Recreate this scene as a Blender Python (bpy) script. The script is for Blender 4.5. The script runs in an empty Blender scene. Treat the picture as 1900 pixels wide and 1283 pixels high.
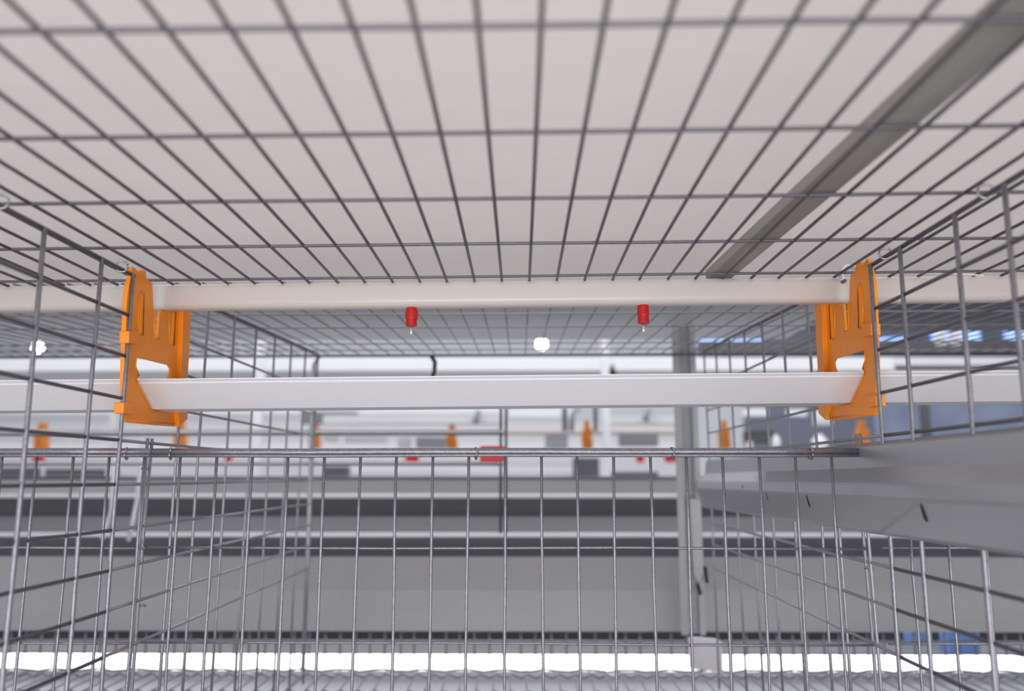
import bpy, bmesh, math, random
from mathutils import Vector, Matrix
from mathutils.geometry import tessellate_polygon
random.seed(5)
S = bpy.context.scene
COL = S.collection
CAMZ = 1.45                 # eye height above the floor of the house
F = 1500.0                  # focal length in pixels of a 1900 px wide frame
PITCH = math.atan(248.5 / F)
YAW = 0.0100
cp, sp, cy, sy = math.cos(PITCH), math.sin(PITCH), math.cos(YAW), math.sin(YAW)
FW = Vector((-sy * cp, cy * cp, sp)); RT = Vector((cy, sy, 0)); UP = RT.cross(FW)

# ---- measuring helpers: all coordinates below are metres relative to the eye (x right, y away, z up) ----
def ray(px, py):
    return FW + RT * ((px - 950) / F) + UP * ((641.5 - py) / F)
def PY(px, py, Y):
    d = ray(px, py); return d * (Y / d.y)
def PX(px, py, X):
    d = ray(px, py); return d * (X / d.x)
def PZ(px, py, Z):
    d = ray(px, py); return d * (Z / d.z)
def zat(py, Y, px=950):
    return PY(px, py, Y).z
def xat(px, Y, py=850):
    return PY(px, py, Y).x

# ---------------------------------------------------------------- materials
def srgb(c):
    return tuple((v / 12.92 if v <= .04045 else ((v + .055) / 1.055) ** 2.4) for v in (x / 255 for x in c))
MATS = {}
def mat(name, rgb, metal=0.0, rough=.5, var=.08, scale=60, bump=0.0, spec=.5, emit=None, rgb2=None, sub=0, stretch=None):
    m = bpy.data.materials.new(name); m.use_nodes = True
    nt = m.node_tree; b = nt.nodes['Principled BSDF']
    c = srgb(rgb)
    tc = nt.nodes.new('ShaderNodeTexCoord')
    mp = nt.nodes.new('ShaderNodeMapping')
    if stretch: mp.inputs['Scale'].default_value = stretch
    nz = nt.nodes.new('ShaderNodeTexNoise'); nz.inputs['Scale'].default_value = scale; nz.inputs['Detail'].default_value = 4
    nt.links.new(tc.outputs['Object'], mp.inputs[0]); nt.links.new(mp.outputs[0], nz.inputs['Vector'])
    mx = nt.nodes.new('ShaderNodeMix'); mx.data_type = 'RGBA'
    lo = [max(0, v * (1 - var)) for v in c]; hi = [min(1, v * (1 + var)) for v in c]
    if rgb2: lo, hi = c, srgb(rgb2)
    mx.inputs['A'].default_value = (*lo, 1); mx.inputs['B'].default_value = (*hi, 1)
    nt.links.new(nz.outputs['Fac'], mx.inputs['Factor']); nt.links.new(mx.outputs['Result'], b.inputs['Base Color'])
    b.inputs['Metallic'].default_value = metal; b.inputs['Roughness'].default_value = rough
    b.inputs['Specular IOR Level'].default_value = spec
    if sub:
        b.inputs['Subsurface Weight'].default_value = sub; b.inputs['Subsurface Radius'].default_value = (.01, .008, .006)
    if bump:
        bp = nt.nodes.new('ShaderNodeBump'); bp.inputs['Strength'].default_value = bump; bp.inputs['Distance'].default_value = .0005
        nt.links.new(nz.outputs['Fac'], bp.inputs['Height']); nt.links.new(bp.outputs[0], b.inputs['Normal'])
    if emit:
        b.inputs['Emission Color'].default_value = (*srgb(emit[0]), 1); b.inputs['Emission Strength'].default_value = emit[1]
    MATS[name] = m
    return m
WIRE = mat('galvanised_wire', (107, 106, 113), .6, .42, .30, 700, .5)
WIREB = mat('bright_wire', (144, 143, 150), .65, .36, .45, 450, .4)
WIREF = mat('lit_rear_wire', (158, 158, 164), .55, .4, .15, 300)  # paler copy of the wire, light at the rear put into the colour
RING = mat('ring_steel', (170, 170, 172), .9, .22, .15, 400)
BELT = mat('white_belt', (238, 234, 233), 0, .35, .02, 9, 0, .4, stretch=(1, 6, 1))
def make_translucent(m, f):
    nt = m.node_tree; b = nt.nodes['Principled BSDF']; out = nt.nodes['Material Output']
    tl = nt.nodes.new('ShaderNodeBsdfTranslucent'); mx = nt.nodes.new('ShaderNodeMixShader'); mx.inputs[0].default_value = f
    nt.links.new(b.inputs['Base Color'].links[0].from_socket, tl.inputs[0])
    nt.links.new(b.outputs[0], mx.inputs[1]); nt.links.new(tl.outputs[0], mx.inputs[2]); nt.links.new(mx.outputs[0], out.inputs[0])
make_translucent(BELT, .45)
BELTG = mat('grey_belt', (158, 158, 160), 0, .4, .03, 9, 0, .4, stretch=(1, 6, 1))  # greyer copy of the white belt
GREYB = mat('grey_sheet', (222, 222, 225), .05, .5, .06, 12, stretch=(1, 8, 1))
GALV = mat('galvanised_sheet', (176, 178, 182), .55, .36, .07, 25, stretch=(1, .3, 1))
GALVP = mat('pale_galvanised_sheet', (180, 181, 183), .25, .45, .06, 14, stretch=(.3, 1, 1))
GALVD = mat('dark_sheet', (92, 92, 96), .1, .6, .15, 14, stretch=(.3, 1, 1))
BAR = mat('bar_steel', (158, 156, 151), .2, .45, .10, 40, stretch=(3, .3, 1))
IVORY = mat('ivory_pvc', (208, 201, 197), 0, .32, .035, 40, .05, .5, sub=.15, stretch=(.25, 1, 1))
WHITE = mat('white_pvc', (236, 235, 239), 0, .38, .012, 30, 0, .5, sub=.1)
WPAINT = mat('white_paint', (238, 238, 242), 0, .4, .03, 10)
ORANGE = mat('orange_plastic', (255, 148, 20), 0, .36, .05, 90, .1, .5, sub=.1)
RED = mat('red_plastic', (190, 22, 22), 0, .28, .05, 80, 0, .6)
REDB = mat('bright_red_plastic', (240, 40, 48), 0, .35, .05, 40)
STEEL = mat('pin_steel', (225, 225, 225), .8, .34, .05, 200)
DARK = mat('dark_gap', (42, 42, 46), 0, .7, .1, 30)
NYLON = mat('clear_nylon', (232, 230, 228), 0, .3, .03, 60, sub=.2)
BLUE = mat('blue_plastic', (128, 172, 245), 0, .4, .1, 4)
TARP = mat('blue_grey_sheet', (62, 78, 122), 0, .4, .1, 3.2, rgb2=(196, 206, 230))
POSTM = mat('post_steel', (160, 163, 168), .3, .45, .06, 14, stretch=(1, 1, .3))
SHADE = mat('shaded_sheet', (116, 116, 122), .1, .5, .1, 12, stretch=(1, 8, 1))  # dark copy of the grey sheet, shade put into the colour
WALLM = mat('pale_wall', (205, 206, 212), 0, .6, .04, 2)
WALLSHADE = mat('shaded_wall', (112, 116, 132), 0, .6, .2, 1.2)  # darker tone for the right wall, shade put into the colour
FLOORM = mat('concrete', (150, 150, 150), 0, .6, .08, 6)
LAMP = mat('lamp_glass', (255, 255, 255), 0, .3, 0, 5, emit=((255, 253, 250), 14))
GLOW = mat('strip_glow', (255, 255, 255), 0, .3, 0, 5, emit=((250, 250, 255), 2.2))  # emission added to make the low strip bright
SKYP = mat('daylight_pane', (170, 200, 255), 0, .1, .0, 3, emit=((150, 190, 255), 1.4))

# ---------------------------------------------------------------- object helpers
def root_of(o):
    while o.parent: o = o.parent
    return o
def tag(o, label, cat, group=None, kind=None):
    if label: o['label'] = label
    if cat: o['category'] = cat
    if group: o['group'] = group
    if kind or cat: o['kind'] = kind or 'thing'
    return o
def thing(name, base, label, cat, group=None):
    o = bpy.data.objects.new(name, None); COL.objects.link(o)
    o.location = (base[0], base[1], base[2] + CAMZ); o.empty_display_size = .02
    return tag(o, label, cat, group)
def obj(name, bm, m, parent=None, base=None, smooth=False, bevel=0, label=None):
    bmesh.ops.recalc_face_normals(bm, faces=bm.faces)
    if parent is not None:
        L = root_of(parent).location
        bmesh.ops.translate(bm, verts=bm.verts, vec=Vector((-L.x, -L.y, CAMZ - L.z)))
    else:
        if base is None:
            base = sum((v.co for v in bm.verts), Vector()) / len(bm.verts)
            base.z = min(v.co.z for v in bm.verts)
        base = Vector(base)
        bmesh.ops.translate(bm, verts=bm.verts, vec=-base)
    me = bpy.data.meshes.new(name); bm.to_mesh(me); bm.free()
    o = bpy.data.objects.new(name, me); COL.objects.link(o)
    if parent is not None: o.parent = parent
    else: o.location = (base.x, base.y, base.z + CAMZ)
    me.materials.append(m)
    if smooth:
        for p in me.polygons: p.use_smooth = True
    if bevel:
        md = o.modifiers.new('bevel', 'BEVEL'); md.width = bevel; md.segments = 2; md.limit_method = 'ANGLE'
    if label: o['label'] = label
    return o
def solo(name, bm, m, label, cat, group=None, kind=None, **k):
    return tag(obj(name, bm, m, **k), label, cat, group, kind)
def dup(root, name=None, loc=None, label=None):
    r = root.copy(); COL.objects.link(r)
    if loc is not None: r.location = loc
    if label: r['label'] = label
    for ch in list(root.children):
        c = ch.copy(); COL.objects.link(c); c.parent = r
        for g in list(ch.children):
            d = g.copy(); COL.objects.link(d); d.parent = c
    return r

def B(): return bmesh.new()
def box(bm, a, b):
    v = [bm.verts.new((x, y, z)) for x in (a[0], b[0]) for y in (a[1], b[1]) for z in (a[2], b[2])]
    for f in ((0, 1, 3, 2), (4, 6, 7, 5), (0, 4, 5, 1), (2, 3, 7, 6), (0, 2, 6, 4), (1, 5, 7, 3)):
        bm.faces.new([v[i] for i in f])
    return bm
def tube(bm, pts, r, n=7, closed=False):
    pts = [Vector(p) for p in pts]; N = len(pts); rings = []
    for i, p in enumerate(pts):
        if closed: t = pts[(i + 1) % N] - pts[i - 1]
        else: t = pts[min(i + 1, N - 1)] - pts[max(i - 1, 0)]
        t.normalize()
        a = t.cross(Vector((0, 0, 1)))
        if a.length < .15: a = t.cross(Vector((0, 1, 0)))
        a.normalize(); b = t.cross(a)
        rings.append([bm.verts.new(p + (a * math.cos(2 * math.pi * k / n) + b * math.sin(2 * math.pi * k / n)) * r) for k in range(n)])
    for i in range(N if closed else N - 1):
        A, C = rings[i], rings[(i + 1) % N]
        for k in range(n): bm.faces.new((A[k], A[(k + 1) % n], C[(k + 1) % n], C[k]))
    if not closed:
        bm.faces.new(rings[0]); bm.faces.new(rings[-1][::-1])
    return bm
def wob(a, b, r, bm, k=3, amp=.0006, n=7):
    """a drawn wire: nearly straight, very slightly wavy"""
    a, b = Vector(a), Vector(b); pts = []
    for i in range(k + 1):
        p = a.lerp(b, i / k)
        if 0 < i < k: p = p + Vector((random.uniform(-amp, amp), random.uniform(-amp, amp), random.uniform(-amp, amp)))
        pts.append(p)
    return tube(bm, pts, r, n)
def extrude(bm, prof, x0, x1, axis='x', closed=True):
    """profile in the plane across the axis; axis x: (y,z), axis y: (x,z), axis z: (x,y)"""
    def v(p, t):
        return {'x': (t, p[0], p[1]), 'y': (p[0], t, p[1]), 'z': (p[0], p[1], t)}[axis]
    A = [bm.verts.new(v(p, x0)) for p in prof]; C = [bm.verts.new(v(p, x1)) for p in prof]
    n = len(prof)
    for i in range(n if closed else n - 1):
        j = (i + 1) % n
        bm.faces.new((A[i], A[j], C[j], C[i]))
    if closed:
        for ring in (A, C):
            tri = tessellate_polygon([[x.co for x in ring]])
            for t in tri:
                try: bm.faces.new([ring[i] for i in t])
                except ValueError: pass
    return bm
def sheet(prof, th):
    """a bent sheet of thickness th: closes an open profile polyline with its offset"""
    out = []
    P = [Vector(p) for p in prof]
    for i, p in enumerate(P):
        t = P[min(i + 1, len(P) - 1)] - P[max(i - 1, 0)]
        nrm = Vector((-t.y, t.x)).normalized()
        out.append(p + nrm * th)
    return [tuple(p) for p in P] + [tuple(p) for p in reversed(out)]
def ring(c, axis, R, r, n=18, squash=1.0):
    axis = Vector(axis).normalized()
    a = axis.cross(Vector((0, 0, 1)))
    if a.length < .1: a = axis.cross(Vector((1, 0, 0)))
    a.normalize(); b = axis.cross(a)
    c = Vector(c)
    return tube(B(), [c + a * (R * math.cos(2 * math.pi * k / n)) + b * (R * squash * math.sin(2 * math.pi * k / n)) + axis * (.0012 * (k / n - .5)) for k in range(n)], r, 6)
def lathe(bm, c, prof, n=24):
    c = Vector(c); rings = []
    for (r, z) in prof:
        rings.append([bm.verts.new(c + Vector((r * math.cos(2 * math.pi * k / n), r * math.sin(2 * math.pi * k / n), z))) for k in range(n)])
    for A, C in zip(rings, rings[1:]):
        for k in range(n): bm.faces.new((A[k], A[(k + 1) % n], C[(k + 1) % n], C[k]))
    bm.faces.new(rings[0]); bm.faces.new(rings[-1][::-1])
    return bm

TILT = .0085
H = .178
XL, XR = -.325, .290          # the two partition planes
Y0 = .712                     # back edge of the near ceiling mesh
def zc(x): return H + TILT * x
def zr(x, y): return H + .003 + (y - .70) * .044 + TILT * x * .35

# ---------------------------------------------------------------- near ceiling mesh
t = thing('wire_ceiling_panel', (0, .2, H), 'wide galvanised wire mesh overhead under the white belt, in front of the ivory pipe', 'wire mesh')
bm = B()
for k in range(-44, 45):
    x = .009 + .025 * k + random.uniform(-.0006, .0006)
    tube(bm, [(x, -.25, zc(x)), (x, .25, zc(x) + .0006), (x, Y0 + .002, zc(x))], .00125, 7)
obj('long_wire_mesh', bm, WIRE, t, smooth=True)
bm = B()
for k in range(-5, 5):
    y = .2958 + .1003 * k
    pts = [(-1.1 + i * .1, y + random.uniform(-.0006, .0006), zc(-1.1 + i * .1) + random.uniform(-.0003, .0003)) for i in range(23)]
    tube(bm, pts, .00125, 7)
obj('cross_wire_mesh', bm, WIRE, t, smooth=True)

# rear ceiling mesh
t = thing('wire_ceiling_panel', (0, 1.0, .19), 'blurred galvanised wire mesh overhead behind the ivory pipe, under the grey sheet', 'wire mesh')
bm = B()
for k in range(-44, 45):
    x = .009 + .0255 * k
    tube(bm, [(x, .735, zr(x, .735)), (x, 1.345, zr(x, 1.345))], .0010, 6)
obj('long_wire_mesh', bm, WIREF, t, smooth=True)
bm = B()
for y in (.80, .91, 1.02, 1.19, 1.27):
    tube(bm, [(-1.1, y, zr(-1.1, y) - .002), (1.1, y, zr(1.1, y) - .002)], .0011, 6)
obj('cross_wire_mesh', bm, WIREF, t, smooth=True)
bm = B(); tube(bm, [(-1.1, 1.348, zr(-1.1, 1.348) - .003), (1.1, 1.348, zr(1.1, 1.348) - .003)], .0022, 8)
obj('edge_rod', bm, GALVD, t, smooth=True)

# ---------------------------------------------------------------- side partitions
ZL = [PX(187, y, XL).z for y in (565, 648, 732, 814, 900, 987, 1063, 1138, 1222)] + [-.289]
def partition(side, X, near_ys, mid_ys, far_ys, label_near, label_far):
    dz = .0085 * (X - XL) * .6
    top = zc(X) - .0062
    s = 1 if X > 0 else -1
    t = thing('wire_partition', (X, .4, -.28), label_near, 'wire partition')
    bm = B()
    for y in near_ys:
        lean = .004 if y < .6 else 0
        xo = X - s * (.0022 if y == near_ys[-1] else .0016)
        wob((xo, y, top), (xo - s * lean * .5, y + .002, -.304), .0017, bm, 5)
    obj('upright_wire_mesh', bm, WIREB, t, smooth=True)
    bm = B()
    yl = near_ys[-1] + .002
    for z in ZL: wob((X - s * .0010, -.1, z + dz), (X - s * .0010, yl, z + dz), .0015, bm, 5, .0005)
    obj('level_wire_mesh', bm, WIRE, t, smooth=True)
    bm = B(); wob((X, -.1, top), (X, yl + .004, top), .0019, bm, 4, .0004)
    obj('top_rod', bm, WIRE, t, smooth=True)
    # rear half
    t2 = thing('wire_partition', (X, 1.0, -.28), label_far, 'wire partition')
    bm = B()
    for y in mid_ys: wob((X - s * .0016, y, ZL[3] + dz + .004), (X + s * .0016, y, -.304), .0014, bm, 4)
    for y in far_ys: wob((X - s * .0016, y, zr(X, y) - .007), (X + s * .0016, y, -.304), .0014, bm, 3, .0008)
    obj('upright_wire_mesh', bm, WIREF, t2, smooth=True)
    bm = B()
    for i, z in enumerate(ZL):
        ys = (far_ys[0] - .004) if i < 3 else (near_ys[-1])
        wob((X, ys, z + dz), (X, far_ys[-1], z + dz + .002), .0014, bm, 4, .0006)
    obj('level_wire_mesh', bm, WIREF, t2, smooth=True)
    bm = B(); tube(bm, [(X, far_ys[0] - .05, zr(X, far_ys[0] - .05) - .007), (X, far_ys[-1], zr(X, far_ys[-1]) - .007)], .0019, 7)
    obj('top_rod', bm, WIRE, t2, smooth=True)
def ydepth(px, py, X): return PX(px, py, X).y
nl = [.30, .376, .453] + [ydepth(80, 410, XL), ydepth(187, 465, XL), ydepth(238, 560, XL)]
ml = [ydepth(278, 830, XL)]; ml.append(ml[0] - .0085)
far0 = [ydepth(330, 800, XL)] + [ydepth(384, 590, XL) + .0762 * i for i in range(7)]
partition('l', XL, nl, ml, far0, 'near half of the left wire partition, ending at the left orange bracket', 'blurred rear half of the left wire partition behind the left orange bracket')
nr = [.31, .386, .462] + [ydepth(1775, 390, XR), ydepth(1673, 455, XR), ydepth(1622, 520, XR)]
mr = [ydepth(1592, 810, XR)]; mr.append(mr[0] - .0085)
far1 = [ydepth(1545, 800, XR)] + [ydepth(1502, 600, XR) + .0762 * i for i in range(7)]
partition('r', XR, nr, mr, far1, 'near half of the right wire partition, ending at the right orange bracket', 'blurred rear half of the right wire partition behind the right orange bracket')

# ---------------------------------------------------------------- back mesh panels with the rail
YD = .690
ZRAIL = zat(840, YD)
def meshpanel(x0, x1, zt, label, rail=True, rx=None):
    t = thing('wire_back_panel', ((x0 + x1) / 2, YD, -.28), label, 'wire mesh')
    bm = B(); k0 = math.ceil((x0 + .0129) / .0306); k1 = math.floor((x1 + .0129) / .0306)
    for k in range(k0, k1 + 1):
        x = -.0129 + .0306 * k + random.uniform(-.0004, .0004)
        wob((x, YD, zt), (x + random.uniform(-.002, .001), YD, -.304), .00125, bm, 6, .0005)
    obj('upright_wire_mesh', bm, WIREB, t, smooth=True)
    bm = B()
    for y in (1017, 1195, 1370):
        z = zat(y, YD); wob((x0, YD + .0024, z), (x1, YD + .0024, z - .001), .00115, bm, 6, .0007)
    obj('level_wire_mesh', bm, WIREB, t, smooth=True)
    if rail:
        a, b = rx or (x0, x1)
        bm = B(); wob((a, YD + .001, ZRAIL + .0006), (b, YD + .001, ZRAIL + .0008), .0030, bm, 9, .0003, 10)
        obj('rail_rod', bm, WIREB, t, smooth=True)
        bm = B(); wob((a, YD - .001, ZRAIL - .0028), (b, YD - .001, ZRAIL - .0026), .0014, bm, 9, .0003, 8)
        obj('rail_wire', bm, WIREB, t, smooth=True)
    return t
xpl, xpr = XL + .012, XR - .004
meshpanel(xpl + .0005, .2875, ZRAIL - .002, 'low wire back panel with a thick top rail across the middle', rx=(xpl, .2872))
meshpanel(-1.0, xpl - .001, ZRAIL - .002, 'low wire back panel at the far left beyond the left partition')
meshpanel(XR + .010, .95, -.03, 'low wire panel at the lower right, under the grey steel channel', rail=False)

# ---------------------------------------------------------------- rings
RG = 'steel ring clips'
def clip_ring(c, axis, R, label, r=.0009, squash=1):
    solo('ring_clip', ring(c, axis, R, r, 18, squash), RING, label, 'ring clip', RG, smooth=True)
for (px, lab) in ((235, 'steel ring on the long rail, just right of the leftmost partition upright'), (317, 'steel ring on the long rail below the left orange bracket'),
                  (883, 'steel ring near the middle of the long rail, beside the red clip'), (1247, 'steel ring on the long rail in front of the grey post'),
                  (1503, 'steel ring on the long rail near its right end')):
    c = PY(px, 841, YD); clip_ring((c.x, YD, ZRAIL - .001), (1, .25, .12), .0048, lab)
for (px, py, X, lab) in ((227, 486, XL, 'steel ring above the left orange bracket, joining ceiling mesh and partition'), (2, 368, XL, 'steel ring at the left edge, joining ceiling mesh and partition'),
                         (1642, 461, XR, 'steel ring just above the right orange bracket, joining ceiling mesh and partition'), (1829, 351, XR, 'steel ring at the upper right edge, joining ceiling mesh and partition')):
    y = PX(px, py, X).y; clip_ring((X, y, zc(X) - .0035), (.35 if X > 0 else -.35, 1, 0), .0046, lab)
for (py, X, px, lab) in ((871, XL, 274, 'upper small wire tie on the left partition upright'), (1124, XL, 266, 'lower small wire tie on the left partition upright'),
                         (1055, XR, 1609, 'small wire tie on the right partition upright below the grey channel')):
    p = PX(px, py, X); clip_ring((X + (.0015 if X > 0 else -.0015), p.y, p.z), (0, .15, 1), .0036, lab, .0008)

# ---------------------------------------------------------------- floor mesh of the cage
t = thing('wire_floor_panel', (0, .9, -.282), 'galvanised wire mesh floor at the bottom, seen behind the low back panel', 'wire mesh')
bm = B()
for k in range(-44, 45):
    x = .009 + .025 * k
    tube(bm, [(x, .0, -.306), (x, 1.30, -.306), (x, 1.345, -.305), (x, 1.37, -.3035)], .0012, 6)
obj('long_wire_mesh', bm, WIREB, t, smooth=True)
bm = B()
for k in range(14):
    y = .05 + .1 * k
    pts = []
    for i in range(177):
        x = -1.1 + i * .0125
        a = .0025 if k >= 12 else .0
        pts.append((x, y, -.3085 + a * (1 if i % 2 else -1)))
    tube(bm, pts if k >= 12 else [pts[0], pts[-1]], .0012, 6)
obj('cross_wire_mesh', bm, WIRE, t, smooth=True)
bm = B()
tube(bm, [(-1.1 + i * .02, 1.368 + .002 * (i % 2), -.3035 + .002 * math.sin(i * 1.9)) for i in range(111)], .0014, 6)
obj('edge_wire', bm, WIRE, t, smooth=True)

# ---------------------------------------------------------------- belts and sheets overhead / underfoot
bm = B(); box(bm, (-1.5, -.6, .262), (1.5, 1.09, .2645))
solo('conveyor_belt', bm, BELT, 'broad white belt above the wire mesh overhead', 'belt')
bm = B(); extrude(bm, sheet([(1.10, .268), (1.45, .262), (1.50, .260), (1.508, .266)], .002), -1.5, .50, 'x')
solo('overhead_sheet', bm, GREYB, 'sheet overhead behind the ivory pipe, coloured grey for weaker light, above the rear mesh', 'sheet')  # coloured grey because less light reaches the belt back here
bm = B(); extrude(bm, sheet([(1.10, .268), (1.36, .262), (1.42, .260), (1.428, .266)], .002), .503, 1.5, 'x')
solo('overhead_sheet', bm, SHADE, 'sheet overhead, coloured dark for shade, at the far right behind the ivory pipe', 'sheet')
bm = B(); box(bm, (-1.5, -.3, -.402), (1.5, 1.75, -.399))
solo('conveyor_belt', bm, BELTG, 'pale belt below the wire floor at the bottom', 'belt')

# support bar lying on the ceiling mesh
a0, a1 = PZ(1800, 60, .1835), PZ(1900, 42, .1835); b0, b1 = PZ(1322, 512, .1835), PZ(1366, 512, .1835)
m0 = (b0 + b1) / 2; w = (b1 - b0).length / 2
pa = PZ(1812, 82, .1835)
d = (pa + (PZ(1878, 82, .1835) - pa) / 2 - m0)
d.normalize(); nrm = Vector((d.y, -d.x, 0)).normalized()
e0 = m0 - d * .0; e1 = m0 + d * .62
w = .0117
bm = B()
vs = []
for (c, tt) in ((e0 - d * .02, 0), (e1, 0)):
    for sgn in (-1, 1):
        for z in (.1835, .192):
            p = c + nrm * w * sgn; vs.append(bm.verts.new((p.x, p.y, z + TILT * p.x)))
for f in ((0, 1, 3, 2), (4, 6, 7, 5), (0, 4, 5, 1), (2, 3, 7, 6), (0, 2, 6, 4), (1, 5, 7, 3)):
    bm.faces.new([vs[i] for i in f])
solo('support_bar', bm, BAR, 'flat grey steel bar lying slantwise on the overhead mesh at upper right', 'bar', bevel=.0006)

# ---------------------------------------------------------------- water pipe and nipples
PYC, PZT, PZB = .7055, .1785, .1548
t = thing('water_pipe', (0, PYC + .006, PZB), 'long ivory plastic pipe spanning between the two orange brackets', 'pipe')
bm = B()
R = .0065; hw = .0095; prof = []
for cx_, cz_, a in ((PYC + .0145 + hw - R, PZT - R, 0), (PYC + .0145 - hw + R, PZT - R, 90), (PYC + .0145 - hw + R, PZB + R, 180), (PYC + .0145 + hw - R, PZB + R, 270)):
    for k in range(6):
        an = math.radians(a + k * 18); prof.append((cx_ + R * math.cos(an), cz_ + R * math.sin(an)))
extrude(bm, prof, -1.3, 1.3, 'x')
for v in bm.verts: v.co.z += TILT * v.co.x
PIPE = obj('pipe_tube', bm, IVORY, t, smooth=False)
for p in PIPE.data.polygons: p.use_smooth = len(p.vertices) == 4
NY = PYC + .0145
def nipple(px, py_top, label, flip=False, first=[None]):
    c = PY(px, py_top, NY)
    z = PZB + TILT * c.x
    t = thing('drinking_nipple', (c.x, NY, z - .02), label, 'drinker nipple', 'red nipples under the ivory pipe')
    bm = B()
    if not flip:
        prof = [(.0046, .0035), (.0048, .0), (.0049, -.0024), (.0057, -.0026), (.0059, -.0034), (.0059, -.0098), (.0057, -.0104), (.0050, -.0106), (.0051, -.0162), (.0048, -.0168), (.0026, -.0168), (.0024, -.0150)]
    else:
        prof = [(.0050, .0035), (.0051, .0), (.0053, -.0018), (.0054, -.009), (.0051, -.0094), (.0052, -.0150), (.0054, -.0158), (.0050, -.0166), (.0026, -.0166), (.0024, -.0150)]
    lathe(bm, (c.x, NY, z), prof, 28)
    obj('nipple_body', bm, RED, t, smooth=False, bevel=.0002)
    bm = B(); lathe(bm, (c.x, NY, z), [(.0013, -.0140), (.0013, -.0238), (.0010, -.0244)], 14)
    obj('trigger_pin', bm, STEEL, t, smooth=True, label='bright steel pin')
nipple(764, 569, 'left red drinking nipple with a steel pin under the ivory pipe')
nipple(1193, 566, 'right red drinking nipple with a steel pin under the ivory pipe', True)

# white zip tie clip on the pipe beside the right bracket
t = thing('pipe_clip', (.27, .70, zc(.27)), 'small translucent white clip on the ivory pipe beside the right orange bracket', 'clip')
c = PY(1573, 512, .705)
bm = B(); extrude(bm, sheet([(-.0045, -.004), (-.0055, .004), (-.002, .0078), (.004, .0078), (.0075, .0055)], .0018), c.y - .004, c.y + .004, 'y')
for v in bm.verts: v.co.x += c.x; v.co.z += c.z
obj('clip_loop', bm, NYLON, t, bevel=.0003)
bm = B(); wob((c.x + .006, .700, zc(.27) + .003), (c.x + .12, .704, zc(.27) - .001), .0007, bm, 5, .0004)
obj('strap_tail', bm, NYLON, t)

# ---------------------------------------------------------------- white trough
pt, pb = PX(255, 706, XL), PX(281, 760, XL)
TZ = -TILT * XL
yt, zt_, yb, zb = pt.y, pt.z + TZ, pb.y, pb.z + TZ
bm = B()
extrude(bm, sheet([(yt + .003, zt_ - .0012), (yt, zt_), (yb, zb), (yb + .028, zb - .0002), (yb + .040, zt_ + .001)], .0016), -1.3, 1.3, 'x')
for v in bm.verts: v.co.z += TILT * v.co.x
solo('feed_trough', bm, WHITE, 'long white plastic trough running through both orange brackets', 'trough')

# ---------------------------------------------------------------- orange brackets
def bk(u, v):
    p = PX(200 + u / 3.776, 470 + v / 3.776, XL); return (p.y, p.z)
OUT = [(150, 172), (163, 95), (180, 100), (188, 112), (210, 138), (216, 118), (238, 118), (258, 124), (264, 180), (300, 206), (306, 245), (312, 392), (321, 420), (318, 592), (342, 592),
       (354, 430), (362, 404), (548, 384), (540, 560), (530, 740), (520, 890), (517, 1105), (515, 1170), (460, 1216), (306, 1206), (300, 1196), (294, 1203), (122, 1186), (110, 1130), (103, 880), (108, 700), (124, 330), (138, 218)]
HOLE = [(197, 730), (420, 785), (436, 812), (430, 850), (412, 895), (455, 1098), (302, 1098), (203, 905), (195, 882), (213, 862), (205, 830), (190, 790)]
SLIT1 = [(222, 292), (228, 300), (221, 560), (207, 560)]
SLIT2 = [(444, 420), (457, 420), (443, 636), (431, 636)]
def plate(bm, loops, x0, x1):
    loops = [[Vector((0, *bk(*p))) for p in L] for L in loops]
    tri = tessellate_polygon(loops)
    flat = [p for L in loops for p in L]
    A = [bm.verts.new((x0, p.y, p.z)) for p in flat]; C = [bm.verts.new((x1, p.y, p.z)) for p in flat]
    for t3 in tri:
        bm.faces.new([A[i] for i in t3]); bm.faces.new([C[i] for i in reversed(t3)])
    o = 0
    for L in loops:
        n = len(L)
        for i in range(n):
            j = (i + 1) % n
            bm.faces.new((A[o + i], A[o + j], C[o + j], C[o + i]))
        o += n
    return bm
def prism(bm, pts, x0, x1): return plate(bm, [pts], x0, x1)
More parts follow.
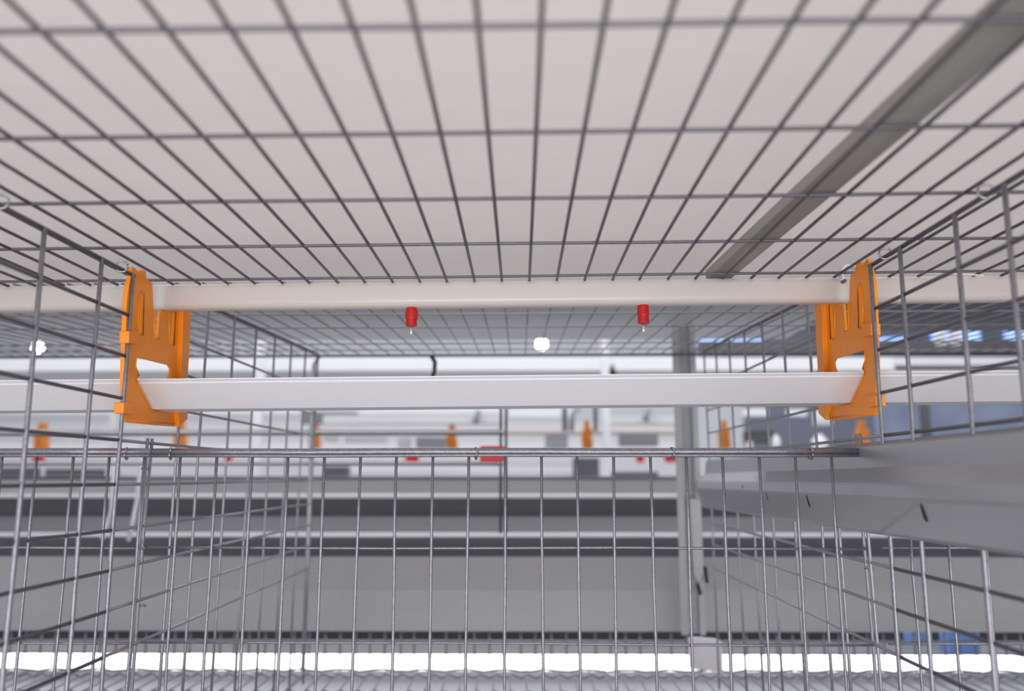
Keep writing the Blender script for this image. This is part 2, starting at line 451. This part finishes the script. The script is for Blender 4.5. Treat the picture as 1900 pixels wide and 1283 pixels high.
def bracket(name, label, group=None, slim=False):
    t = thing(name, (XL, .70, .05), label, 'bracket', group)
    x0, x1 = XL - .0012, XL + .0012
    obj('bracket_plate', plate(B(), [OUT, HOLE, SLIT1, SLIT2], x0, x1), ORANGE, t, bevel=.0004)
    bm = B(); prism(bm, [(490, 376), (548, 376), (540, 560), (530, 740), (522, 885), (517, 1105), (515, 1170), (462, 1214), (452, 1105), (470, 890), (478, 740), (484, 560)], x1 - .0004, x1 + .0042)
    obj('edge_flange', bm, ORANGE, t, bevel=.0005)
    bm = B(); prism(bm, [(150, 180), (164, 100), (172, 180), (150, 330), (128, 700), (122, 1180), (112, 1130), (106, 880), (110, 700), (124, 330), (138, 218)], x0 - .0014, x0 + .0004)
    obj('wire_channel', bm, ORANGE, t, bevel=.0005)
    bm = B()                      # raised rims round the slots, the hole and along the foot
    for L in ([(206, 285), (228, 262), (244, 285), (236, 575), (196, 575)], [(420, 400), (444, 392), (466, 405), (454, 648), (420, 648)]):
        pts = [Vector((x1 + .0002, *bk(*p))) for p in L]; tube(bm, pts[::-1][1:] + [pts[-1]] if False else pts, .0006, 6, True)
    for L in ([(188, 728), (182, 800), (198, 834), (205, 860), (186, 882), (194, 908), (296, 1108), (455, 1108)], [(312, 600), (348, 600)], [(124, 1172), (300, 1186), (455, 1196)], [(318, 400), (312, 600)]):
        tube(bm, [Vector((x1 + .0002, *bk(*p))) for p in L], .0007, 6)
    obj('stiffening_rib', bm, ORANGE, t, smooth=True)
    for (u0, u1, v0, v1) in ((112, 182, 545, 640), (74, 137, 1045, 1132)):
        bm = B(); prism(bm, [(u0 - 4, v0), (u1, v0 + 4), (u1 - 2, v1), (u0 - 6, v1 - 8)], x0 - .0020, x1 + .0036)
        obj('wire_clip', bm, ORANGE, t, bevel=.0008)
    for (v0, v1) in ((742, 822), (1102, 1165)):
        bm = B(); prism(bm, [(512, v0), (540, v0), (537, v1), (512, v1)], x0 - .001, x1 + .002)
        obj('edge_lug', bm, ORANGE, t, bevel=.0004)
    return t
BR = bracket('support_bracket', 'left orange plastic bracket holding the ivory pipe and the white trough')
# mirrored twin on the right partition
t = thing('support_bracket', (XR, BR.location.y, BR.location.z - CAMZ + TILT * (XR - XL)), 'right orange plastic bracket holding the ivory pipe and the white trough', 'bracket')
MIR = {}
for ch in BR.children:
    c = ch.copy(); COL.objects.link(c); c.parent = t
    if ch.data.name not in MIR:
        me = ch.data.copy(); me.transform(Matrix.Scale(-1, 4, (1, 0, 0))); me.flip_normals(); MIR[ch.data.name] = me
    c.data = MIR[ch.data.name]

# ---------------------------------------------------------------- grey steel channel on the right
t = thing('steel_channel', (.28, .6, -.04), 'big grey steel channel running along the right partition', 'steel channel')
XF = .2865
prof = [(XF + .016, .0275), (XF + .003, .0290), (XF, .0262), (XF - .0012, .0098), (XF - .0018, .0082), (XF - .0118, -.0034), (XF - .0124, -.0050), (XF - .0142, -.0128), (XF - .0142, -.0150), (XF - .0085, -.0395), (XF - .006, -.0415), (XF + .010, -.0405)]
bm = B(); extrude(bm, sheet(prof, -.0012), .05, 1.26, 'y')
obj('channel_sheet', bm, GALV, t, bevel=.0004)
for (px, py, s) in ((1714, 952, 1.0), (1500, 930, 1.0), (1424, 921, .9), (1379, 906, .5)):
    X = XF - .0140
    p = PX(px, py, X); bm = B()
    hh = .0062 * s
    lathe(bm, (0, 0, 0), [(.0002, hh), (.0009, hh * .7), (.0013, 0), (.0013, -hh * .7), (.0003, -hh)], 10)
    for v in bm.verts: v.co = Vector((p.x + v.co.x * .9 - v.co.z * .23, p.y + v.co.y * 1.2 + v.co.z * .06, p.z + v.co.z))
    obj('punched_slot', bm, DARK, t, label='dark punched slot')
bm = B()
for dz in (0,):
    box(bm, (XF - .012, .70, -.0026), (XF - .0008, .708, .0))
bm.free()

# ---------------------------------------------------------------- rear end of the cage
YE = 1.35
def vbar(bm, px, py0, py1, Y, wpx, depth=.01):
    h = wpx / F * Y / 2
    a, b = PY(px, py0, Y), PY(px, py1, Y)
    return box(bm, (a.x - h, Y, b.z), (a.x + h, Y + depth, a.z))
# post on the right
t = thing('channel_post', (xat(1282, 1.36), 1.36, -.31), 'tall grey steel post standing behind the mesh, right of the middle', 'post')
zb_, zt2 = zat(1178, 1.37), .34
def strip(pxa, pxb, ya, yb, name, m, lab=None):
    xa, xb = xat(pxa, ya), xat(pxb, yb); bm = B()
    extrude(bm, sheet([(xa, ya), (xb, yb)], .0016), zb_, zt2, 'z'); obj(name, bm, m, t, label=lab)
strip(1266, 1289, 1.380, 1.380, 'post_web', POSTM)
strip(1254, 1267, 1.366, 1.366, 'post_flange', GALVP, 'paler flange')
strip(1288, 1298, 1.366, 1.366, 'post_flange', GALVP, 'paler flange')
bm = B()
a, b = PY(1278, 925, 1.355), PY(1304, 1080, 1.355)
pr = [(a.x, a.z), (b.x, a.z), (b.x + .001, b.z + .010), (b.x - .004, b.z), (a.x + .008, b.z), (a.x + .003, b.z + .010)]
extrude(bm, pr, 1.352, 1.360, 'y')
obj('post_tongue', bm, GALVP, t, bevel=.002)
for (x0, y0, x1, y1) in ((1294, 1084, 1300, 1104), (1308, 1052, 1312, 1082), (1299, 896, 1299, 920)):
    bm = B(); tube(bm, [PY(x0, y0, 1.350), PY(x1, y1, 1.350)], .0027, 8)
    obj('post_slot', bm, DARK, t, label='dark slot')
# white flap
a, b = PY(1277, 1182, 1.34), PY(1339, 1240, 1.34)
bm = B(); extrude(bm, [(a.x, b.z), (b.x, b.z - .004), (b.x, a.z - .007), (b.x - .006, a.z - .003), (a.x + .010, a.z), (a.x, a.z - .001)], 1.330, 1.342, 'y')
solo('cover_plate', bm, WPAINT, 'small white plate at the foot of the grey post, behind the mesh', 'plate', bevel=.001)
# end wire of the left partition and of the ceiling
bm = B(); tube(bm, [PY(592, 662, 1.33), PY(583, 676, 1.33), PY(578, 800, 1.33), PY(572, 1010, 1.33), PY(562, 1245, 1.33)], .0034, 8)
solo('end_rod', bm, GALV, 'upright rod ending the rear of the left wire partition', 'rod', smooth=True)
bm = B(); tube(bm, [PY(800, 661, 1.345), PY(807, 672, 1.35), PY(806, 690, 1.37), PY(801, 703, 1.37)], .0036, 8)
solo('wire_hook', bm, DARK, 'dark hook hanging from the rear mesh edge above the white trough', 'hook', smooth=True)
# sliding wire door on the rear front
YW = 1.36
t = thing('sliding_wire_door', (xat(800, YW), YW, -.15), 'blurred wire door behind the rail, ending at the red clip', 'wire door')
for (px, name) in ((929.5, 0), (939.5, 0)):
    bm = B(); tube(bm, [PY(px, 700, YW), PY(px - 1, 990, YW)], .0022, 8); obj('door_upright', bm, WIRE, t, smooth=True)
bm = B(); tube(bm, [PY(-60, 801, YW), PY(935, 801, YW)], .0034, 8)
obj('door_rod', bm, WPAINT, t, smooth=True)
bm = B(); tube(bm, [PY(-60, 859, YW), PY(925, 859, YW)], .0024, 8)
obj('door_rod', bm, WPAINT, t, smooth=True, label='white rod')
bm = B(); tube(bm, [PY(-60, 808, YW + .004), PY(935, 806, YW + .004)], .0018, 8)
obj('door_rod', bm, WIRE, t, smooth=True)
bm = B(); tube(bm, [PY(-60, 863, YW + .004), PY(940, 863, YW + .004)], .0014, 8)
obj('door_rod', bm, WIRE, t, smooth=True)
bm = B(); a, b = PY(891, 828, 1.345), PY(936, 857, 1.345)
box(bm, (a.x, 1.340, b.z), (b.x, 1.356, a.z))
t = solo('latch_clip', bm, REDB, 'bright red plastic clip just behind the rail at mid frame', 'clip', bevel=.002)
# small wire front of the left part
bm = B()

# ---------------------------------------------------------------- outside the cage: trough plates, rods, glowing strip
YS = 1.46
zz = [zat(y, YS) for y in (1036, 1098, 1140, 1172)]
bm = B(); extrude(bm, sheet([(YS + .022, zz[0]), (YS + .006, zz[1]), (YS, zz[2]), (YS - .002, zz[3]), (YS + .012, zz[3] - .001)], .0015), -1.6, 1.6, 'x')
solo('trough_plate', bm, GALVP, 'broad pale grey steel plate running across the lower background', 'steel plate')
bm = B(); tube(bm, [(-1.7, 1.60, zat(993, 1.60)), (1.7, 1.60, zat(993, 1.60))], .0042, 10)
solo('rail_tube', bm, WPAINT, 'thin white rail between the two dark bands in the lower background', 'rail', smooth=True)
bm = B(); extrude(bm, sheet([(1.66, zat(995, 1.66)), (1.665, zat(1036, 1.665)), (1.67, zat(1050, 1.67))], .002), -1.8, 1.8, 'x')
solo('shadow_plate', bm, GALVD, 'dark grey strip standing for shade below the thin white rail', 'steel plate')  # dark colour stands in for the shade between rail and plate
y0_ = 1.78
bm = B(); extrude(bm, sheet([(y0_ + .06, zat(924, y0_ + .06)), (y0_ + .055, zat(955, y0_ + .055)), (y0_ + .03, zat(972, y0_ + .03)), (y0_, zat(990, y0_))], .002), -1.9, 1.9, 'x')
solo('trough_liner', bm, GALVD, 'curved trough wall above the thin white rail, coloured dark for shade', 'trough')  # dark grey puts the shade under the trough into the colour
bm = B(); extrude(bm, sheet([(1.80, zat(889, 1.80)), (1.795, zat(893, 1.795)), (1.79, zat(917, 1.79))], .0015), -1.9, 1.9, 'x')
t = thing('banded_trough', (0, 1.79, -.05), 'blue-grey band with a lower lip whitened for its highlight, behind the wire door', 'trough')
obj('rim_sheet', bm, GALVP, t)
bm = B(); tube(bm, [(-1.9, 1.785, zat(921, 1.785)), (1.9, 1.785, zat(921, 1.785))], .0048, 10)
obj('rim_lip', bm, WPAINT, t, smooth=True, label='lip whitened for its highlight')  # white paint holds the highlight along the trough edge
bm = B(); tube(bm, [(-1.9, 1.80, zat(887, 1.80)), (1.9, 1.80, zat(887, 1.80))], .003, 8)
obj('rim_wire', bm, WIRE, t, smooth=True)
# skirt mesh under the plate
t = thing('wire_skirt', (0, 1.45, -.34), 'narrow strip of small wire mesh below the pale grey plate', 'wire mesh')
bm = B()
for k in range(-58, 59):
    x = k * .0262 + random.uniform(-.002, .002)
    tube(bm, [(x, 1.47, zz[3] + .004), (x, 1.47, zat(1216, 1.47))], .0019, 6)
tube(bm, [(-1.6, 1.468, zat(1191, 1.468)), (1.6, 1.468, zat(1191, 1.468))], .0018, 6)
tube(bm, [(-1.6, 1.468, zat(1213, 1.468)), (1.6, 1.468, zat(1213, 1.468))], .0018, 6)
obj('wire_mesh', bm, WIREB, t, smooth=True)
bm = B(); box(bm, (-1.7, 1.52, zat(1215, 1.52)), (1.7, 1.522, zat(1189, 1.52)))
solo('skirt_strip', bm, GREYB, 'grey strip behind the small wire mesh above the glowing strip', 'steel strip')
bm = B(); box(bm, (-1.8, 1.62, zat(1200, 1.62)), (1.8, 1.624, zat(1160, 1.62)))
solo('gap_shade', bm, DARK, 'dark strip for the shaded gap seen through the small wire mesh below the pale plate', 'steel strip')  # dark colour stands in for the shaded gap
t = thing('glow_strip', (0, 1.56, zat(1240, 1.56)), 'white strip with added glow running low across the background', 'glowing strip')
bm = B(); r_ = .0165  # glow put in for a bright strip, not a known lamp
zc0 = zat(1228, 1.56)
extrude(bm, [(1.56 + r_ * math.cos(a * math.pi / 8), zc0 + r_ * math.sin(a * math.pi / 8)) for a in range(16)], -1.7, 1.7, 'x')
obj('glow_tube', bm, GLOW, t, smooth=False)
bm = B(); box(bm, (-1.7, 1.578, zc0 - .012), (1.7, 1.592, zc0 + .012)); obj('glow_base', bm, WPAINT, t)
# curved hangers at the left
for i, (pts, lab) in enumerate((([(212, 850), (207, 940), (200, 968), (190, 1000)], 'left one of two curved pale hangers at the left, behind the partition'), ([(262, 850), (254, 930), (247, 965), (238, 1004)], 'right one of two curved pale hangers at the left, behind the partition'))):
    bm = B(); tube(bm, [PY(x, y, 1.55) for x, y in pts], .0040, 8)
    solo('curved_hanger', bm, WPAINT, lab, 'hanger', smooth=True)

# ---------------------------------------------------------------- next row of cages, far across the aisle
YF = 3.55
far_lab = ['leftmost small blurred orange bracket far behind, above a red cup', 'blurred orange bracket far behind, just right of the left bracket', 'blurred orange bracket far behind, at the end of the left partition', 'blurred orange bracket far behind, left of the red clip',
           'blurred orange bracket far behind, left of the pale far post', 'blurred orange bracket far behind, right of the grey post', 'blurred orange bracket far behind, below the right bracket']
fx = [72, 331, 582, 838, 1090, 1346, 1604]
t = thing('far_bracket', (0, YF, .17), far_lab[0], 'bracket', 'far orange brackets')
bm = B(); extrude(bm, [(-.020, -.05), (.022, -.05), (.024, -.02), (.018, .0), (.024, .03), (.010, .045), (.008, .075), (-.008, .075), (-.012, .04), (-.024, .02)], YF - .0, YF + .05, 'y')
for v in bm.verts: v.co.z += .17
obj('bracket_plate', bm, ORANGE, t, bevel=.002)
bm = B(); box(bm, (-.014, YF - .006, .15), (-.002, YF, .18)); obj('wire_clip', bm, ORANGE, t)
FB = t
for i, px in enumerate(fx):
    p = PY(px, 812, YF)
    o = FB if i == 0 else dup(FB)
    o.location = (p.x, YF, p.z + CAMZ - (.0 if i else .01)); o['label'] = far_lab[i]
# red drip cups
cups = [(71, 855, 'leftmost blurred red drip cup, below the leftmost far orange bracket'), (424, 852, 'faint red drip cup behind the rear left partition'), (765, 853, 'bright red drip cup seen under the rail left of the middle'),
        (1188, 853, 'small red drip cup seen under the rail left of the grey post'), (1244, 853, 'red drip cup touching the grey post under the rail')]
ww = [.028, .018, .034, .02, .03]
for (px, py, lab), w_ in zip(cups, ww):
    p = PY(px, py - 1, YF - .05)
    t = thing('drip_cup', (p.x, p.y, p.z - .01), lab, 'drip cup', 'red drip cups in the far row')
    bm = B(); lathe(bm, (p.x, p.y, p.z), [(w_ * .6, -.016), (w_ * .8, -.012), (w_, .014), (w_ * .92, .014), (w_ * .7, -.008)], 18)
    obj('cup_bowl', bm, REDB, t)
    bm = B(); lathe(bm, (p.x, p.y + .005, p.z), [(w_ * .25, .010), (w_ * .25, .035)], 12); obj('cup_stem', bm, REDB, t)
def hbar(name, m, px0, px1, py0, py1, Y, label, cat, dep=.04, group=None, round_=False):
    a, b = PY(px0, py0, Y), PY(px1, py1, Y)
    zt, zb = zat(py0, Y), zat(py1, Y)
    bm = B()
    if round_:
        r = (zt - zb) / 2; n = 16
        extrude(bm, [(Y + r + r * math.cos(2 * math.pi * k / n), (zt + zb) / 2 + r * math.sin(2 * math.pi * k / n)) for k in range(n)], a.x, b.x, 'x')
    else:
        h = min(.004, (zt - zb) / 4)
        extrude(bm, [(Y, zt - h), (Y + h, zt), (Y + dep - h, zt), (Y + dep, zt - h), (Y + dep, zb + h), (Y + dep - h, zb), (Y + h, zb), (Y, zb + h)], a.x, b.x, 'x')
    return solo(name, bm, m, label, cat, group)
hbar('far_board', WPAINT, -500, 1660, 664, 689, 3.3, 'bright white board far behind, just above the white trough', 'board', .10)
hbar('far_beam', GREYB, -500, 2400, 689, 702, 3.405, 'blurred grey beam directly under the far white board', 'beam', .06)
hbar('far_board', WPAINT, -500, 935, 752, 770, 3.9, 'blurred white board far behind, just under the trough at left', 'board', .05)
hbar('far_board', WPAINT, 945, 1062, 758, 776, 3.9, 'short blurred white board under the trough right of the middle', 'board', .05)
hbar('far_beam', GREYB, 600, 935, 770, 787, 3.4, 'blurred grey beam under the trough left of the middle', 'beam', .05)
hbar('far_beam', GREYB, 1115, 1256, 772, 788, 3.4, 'blurred grey beam under the trough left of the grey post', 'beam', .05)
hbar('far_pipe', IVORY, -400, 1262, 795, 808, 3.72, 'blurred ivory pipe behind the far orange brackets', 'pipe', round_=True)
hbar('far_trough', WHITE, -400, 1262, 823, 838, 3.75, 'blurred white trough behind the lower ends of the far orange brackets', 'trough', .05)
hbar('far_trough', WHITE, 600, 1080, 862, 878, 3.8, 'blurred white trough seen just below the rail', 'trough', .05)
for (x0, x1, y0, y1, lab) in ((-40, 48, 868, 897, 'dark blurred box at the left edge below the rail'), (84, 200, 870, 884, 'flat dark blurred box right of the leftmost red cup'), (1124, 1222, 876, 889, 'flat dark blurred box left of the grey post'),
                              (1065, 1112, 850, 886, 'tall grey blurred box left of the pale far post'), (600, 640, 866, 900, 'small dark blurred box at the foot of the left partition end'), (1390, 1440, 800, 822, 'dark blurred box right of the far orange bracket')):
    hbar('far_box', GALVD if 'grey' not in lab[:5] else GREYB, x0, x1, y0, y1, 3.45, lab, 'box', .1)
hbar('far_sheet', GREYB, -500, 1262, 786, 885, 4.3, 'blurred grey back sheet of the far cages', 'sheet', .02)
for (x0, x1, y0, y1, lab) in ((602, 626, 810, 820, 'small white patch of board right of the end of the left partition'), (640, 718, 811, 823, 'long low white board above the rail, left of the middle'), (738, 762, 812, 832, 'short white board left of the far orange bracket, above the rail')):
    hbar('white_board', WPAINT, x0, x1, y0, y1, 3.50, lab, 'board', .03)
for (x0, x1, y0, y1, lab) in ((772, 826, 812, 832, 'grey blurred box left of the far orange bracket, above the rail'), (1012, 1054, 806, 832, 'grey blurred box just right of the rear door, above the rail'), (1150, 1222, 806, 828, 'grey brown blurred box above the rail, left of the grey post'), (560, 660, 764, 786, 'grey blurred box under the trough at the end of the left partition')):
    hbar('far_box', POSTM, x0, x1, y0, y1, 3.46, lab, 'box', .06)
for (px, y0, y1, dx, lab) in ((1062, 762, 800, 14, 'dark bent hook under the trough right of the rear door'), (884, 766, 786, 5, 'small grey hook under the trough above the red clip'), (1200, 762, 782, 4, 'small grey hook under the trough left of the grey post')):
    bm = B(); tube(bm, [PY(px + dx, y0 - 4, 3.38), PY(px + 3, y0, 3.38), PY(px, y0 + 8, 3.38), PY(px - 2, y1, 3.38)], .011, 8)
    solo('far_hook', bm, POSTM, lab, 'hook', smooth=True)
for (px, y0, y1, Y, lab) in ((1136, 684, 697, 3.2, 'dark blurred knob just above the white trough, left of the grey post'),):
    a, b = PY(px, y0, Y), PY(px, y1, Y); h = a.z - b.z
    bm = B(); lathe(bm, (a.x, Y, b.z), [(h * .25, 0), (h * .55, h * .2), (h * .6, h * .6), (h * .3, h), (h * .12, h * 1.6)], 16)
    solo('dark_knob', bm, DARK, lab, 'knob', smooth=True)
# pale far posts
def vpost(px, py0, py1, Y, w, m, label):
    bm = B(); vbar(bm, px, py0, py1, Y, w, .03); solo('far_post', bm, m, label, 'post', 'far posts', bevel=.002)
vpost(1116, 300, 1290, 3.0, 14, WPAINT, 'pale blurred post beside the far orange bracket right of the middle')
vpost(501, 300, 1290, 3.0, 16, WPAINT, 'pale bluish blurred post above the trough at left')
vpost(1742, 545, 640, 3.0, 14, WPAINT, 'left one of two white posts behind the right partition')
vpost(1768, 545, 640, 3.0, 13, WPAINT, 'right one of two white posts behind the right partition')
vpost(1048, 757, 800, 3.1, 9, GALVD, 'short dark blurred post just under the trough right of the middle')
vpost(1105, 750, 800, 2.95, 7, GALVD, 'short dark stub on top of the pale far post')
vpost(210, 757, 900, 3.0, 9, GREYB, 'grey blurred post behind the left partition uprights')
vpost(262, 797, 930, 2.9, 7, GREYB, 'thin grey blurred post under the left orange bracket')
vpost(1718, 748, 830, 3.0, 13, GALVD, 'dark blurred post right of the right bracket, above the steel channel')
vpost(1392, 820, 832, 3.4, 8, WPAINT, 'tiny white blurred stub above the rail at right')
for (px, y0, y1, w, lab) in ((1446, 805, 832, 16, 'white blurred bottle right of the dark far box'), (1528, 805, 836, 28, 'white blurred bottle under the right orange bracket')):
    p0, p1 = PY(px, y0, 3.4), PY(px, y1, 3.4); r = w / 2 / F * 3.4; h = p0.z - p1.z
    bm = B(); lathe(bm, (p0.x, 3.45, p1.z), [(r * .9, 0), (r, h * .05), (r, h * .7), (r * .5, h * .85), (r * .5, h)], 18)
    solo('far_bottle', bm, WPAINT, lab, 'bottle', smooth=True)
for (x0, x1, y0, y1, lab) in ((1380, 1425, 758, 774, 'small white lit panel under the trough, right of the grey post'), (1462, 1498, 760, 774, 'middle small white lit panel under the trough at right'), (1512, 1545, 762, 790, 'white lit panel behind the foot of the right bracket')):
    hbar('lit_board', WPAINT, x0, x1, y0, y1, 3.6, lab, 'panel', .03, 'small white panels at right')
# structures at the right; the dark beams carry shade in their colour
hbar('far_beam', GALVD, 1300, 2600, 634, 660, 3.6, 'dark blurred beam above the white trough at right', 'beam', .08)
hbar('far_beam', GREYB, 1640, 2600, 664, 680, 3.5, 'pale grey blurred beam behind the right partition, over the trough', 'beam', .06)
hbar('far_beam', GALVD, 1640, 2600, 681, 700, 3.57, 'dark blurred beam right over the trough at the right edge', 'beam', .06)
hbar('blue_tarpaulin', TARP, 1625, 1990, 750, 830, 4.4, 'mottled blue blurred sheet under the trough at the right edge', 'sheet', .03)
hbar('blue_crate', BLUE, 1758, 1820, 1168, 1213, 1.485, 'blue crate low at the right under the pale plate', 'crate', .03)
hbar('blue_crate', BLUE, 1690, 1730, 1166, 1195, 1.485, 'smaller blue crate low at the right, left of the larger one', 'crate', .03)

# hanging bulbs
for (px, py, r, Y, lab) in ((1005, 639, .018, 2.5, 'bright glowing bulb behind the mesh, right of the middle'), (70, 645, .017, 2.5, 'bright glowing bulb behind the left partition'), (1526, 633, .009, 2.6, 'small glowing bulb left of the right orange bracket')):
    p = PY(px, py, Y)
    t = thing('hanging_bulb', (p.x, p.y, p.z - r), lab, 'bulb', 'glowing bulbs')
    bm = B(); bmesh.ops.create_icosphere(bm, subdivisions=3, radius=r, matrix=Matrix.Translation(p)); obj('bulb_glass', bm, LAMP, t, smooth=True)
    bm = B(); lathe(bm, p + Vector((0, 0, r * .8)), [(r * .5, 0), (r * .5, r * 1.2), (r * .2, r * 1.5)], 14); obj('bulb_socket', bm, WPAINT, t)
    bm = B(); tube(bm, [p + Vector((0, 0, r * 2)), (p.x, p.y, 2.2)], .003, 6); obj('bulb_cord', bm, WPAINT, t)

# ---------------------------------------------------------------- the house
def slab(name, m, a, b):
    bm = B(); box(bm, a, b); o = obj(name, bm, m); o['kind'] = 'structure'; return o
slab('floor', FLOORM, (-9, -3, -CAMZ - .1), (9, 8, -CAMZ))
slab('wall_back', WALLM, (-9, 8, -CAMZ), (2.2, 8.1, 2.3))
slab('wall_right', WALLSHADE, (2.2, 8, -CAMZ), (9, 8.1, 2.3))
slab('ceiling', WALLM, (-9, -3, 2.3), (9, 8.1, 2.4))
for i, (x0, x1, y0, y1) in enumerate(((1735, 1825, 606, 632), (1872, 1990, 608, 628), (1632, 1690, 626, 648), (1300, 1420, 628, 645))):
    a, b = PY(x0, y0, 7.9), PY(x1, y1, 7.9)
    bm = B(); box(bm, (a.x, 7.95, b.z), (b.x, 7.99, a.z)); o = obj('window_%d' % (i + 1), bm, SKYP); o['kind'] = 'structure'

# ---------------------------------------------------------------- light
wd = bpy.data.worlds.new('house_light'); S.world = wd; wd.use_nodes = True
bg = wd.node_tree.nodes['Background']; bg.inputs[0].default_value = (.95, .96, 1, 1); bg.inputs[1].default_value = 1.0
def area(loc, rot, sx, sy, power, col=(1, 1, 1)):
    l = bpy.data.lights.new('fill_light', 'AREA'); l.shape = 'RECTANGLE'; l.size = sx; l.size_y = sy; l.energy = power; l.color = col
    o = bpy.data.objects.new('fill_light', l); COL.objects.link(o); o.location = (loc[0], loc[1], loc[2] + CAMZ); o.rotation_euler = rot
    return o
area((0, -1.0, -.55), (math.radians(112), 0, 0), 2.0, .8, 32, (1, .975, .96))     # added unseen fill light, low behind the camera
area((0, .2, .60), (0, 0, 0), 3.0, 1.5, 15, (1, .985, .975))                      # added unseen light above the translucent belt, to brighten it
area((0, 2.4, 2.0), (0, 0, 0), 5, .3, 75, (.97, .98, 1))                        # added unseen light over the aisle beyond, for the far boards
area((0, 5.6, 2.2), (0, 0, 0), 9, .5, 150, (.97, .98, 1))  # added unseen light over the far part of the house

cam = bpy.data.cameras.new('camera'); co = bpy.data.objects.new('camera', cam); COL.objects.link(co)
cam.sensor_width = 36; cam.lens = 36 * F / 1900; cam.clip_start = .01
co.location = (0, 0, CAMZ)
co.rotation_euler = (math.pi / 2 + PITCH, 0, YAW)
cam.dof.use_dof = True; cam.dof.focus_distance = .71; cam.dof.aperture_fstop = 4.0
S.camera = co
S.view_settings.view_transform = 'Standard'; S.view_settings.look = 'None'; S.view_settings.gamma = 1
S.view_settings.exposure = 0.0; S.view_settings.use_curve_mapping = False
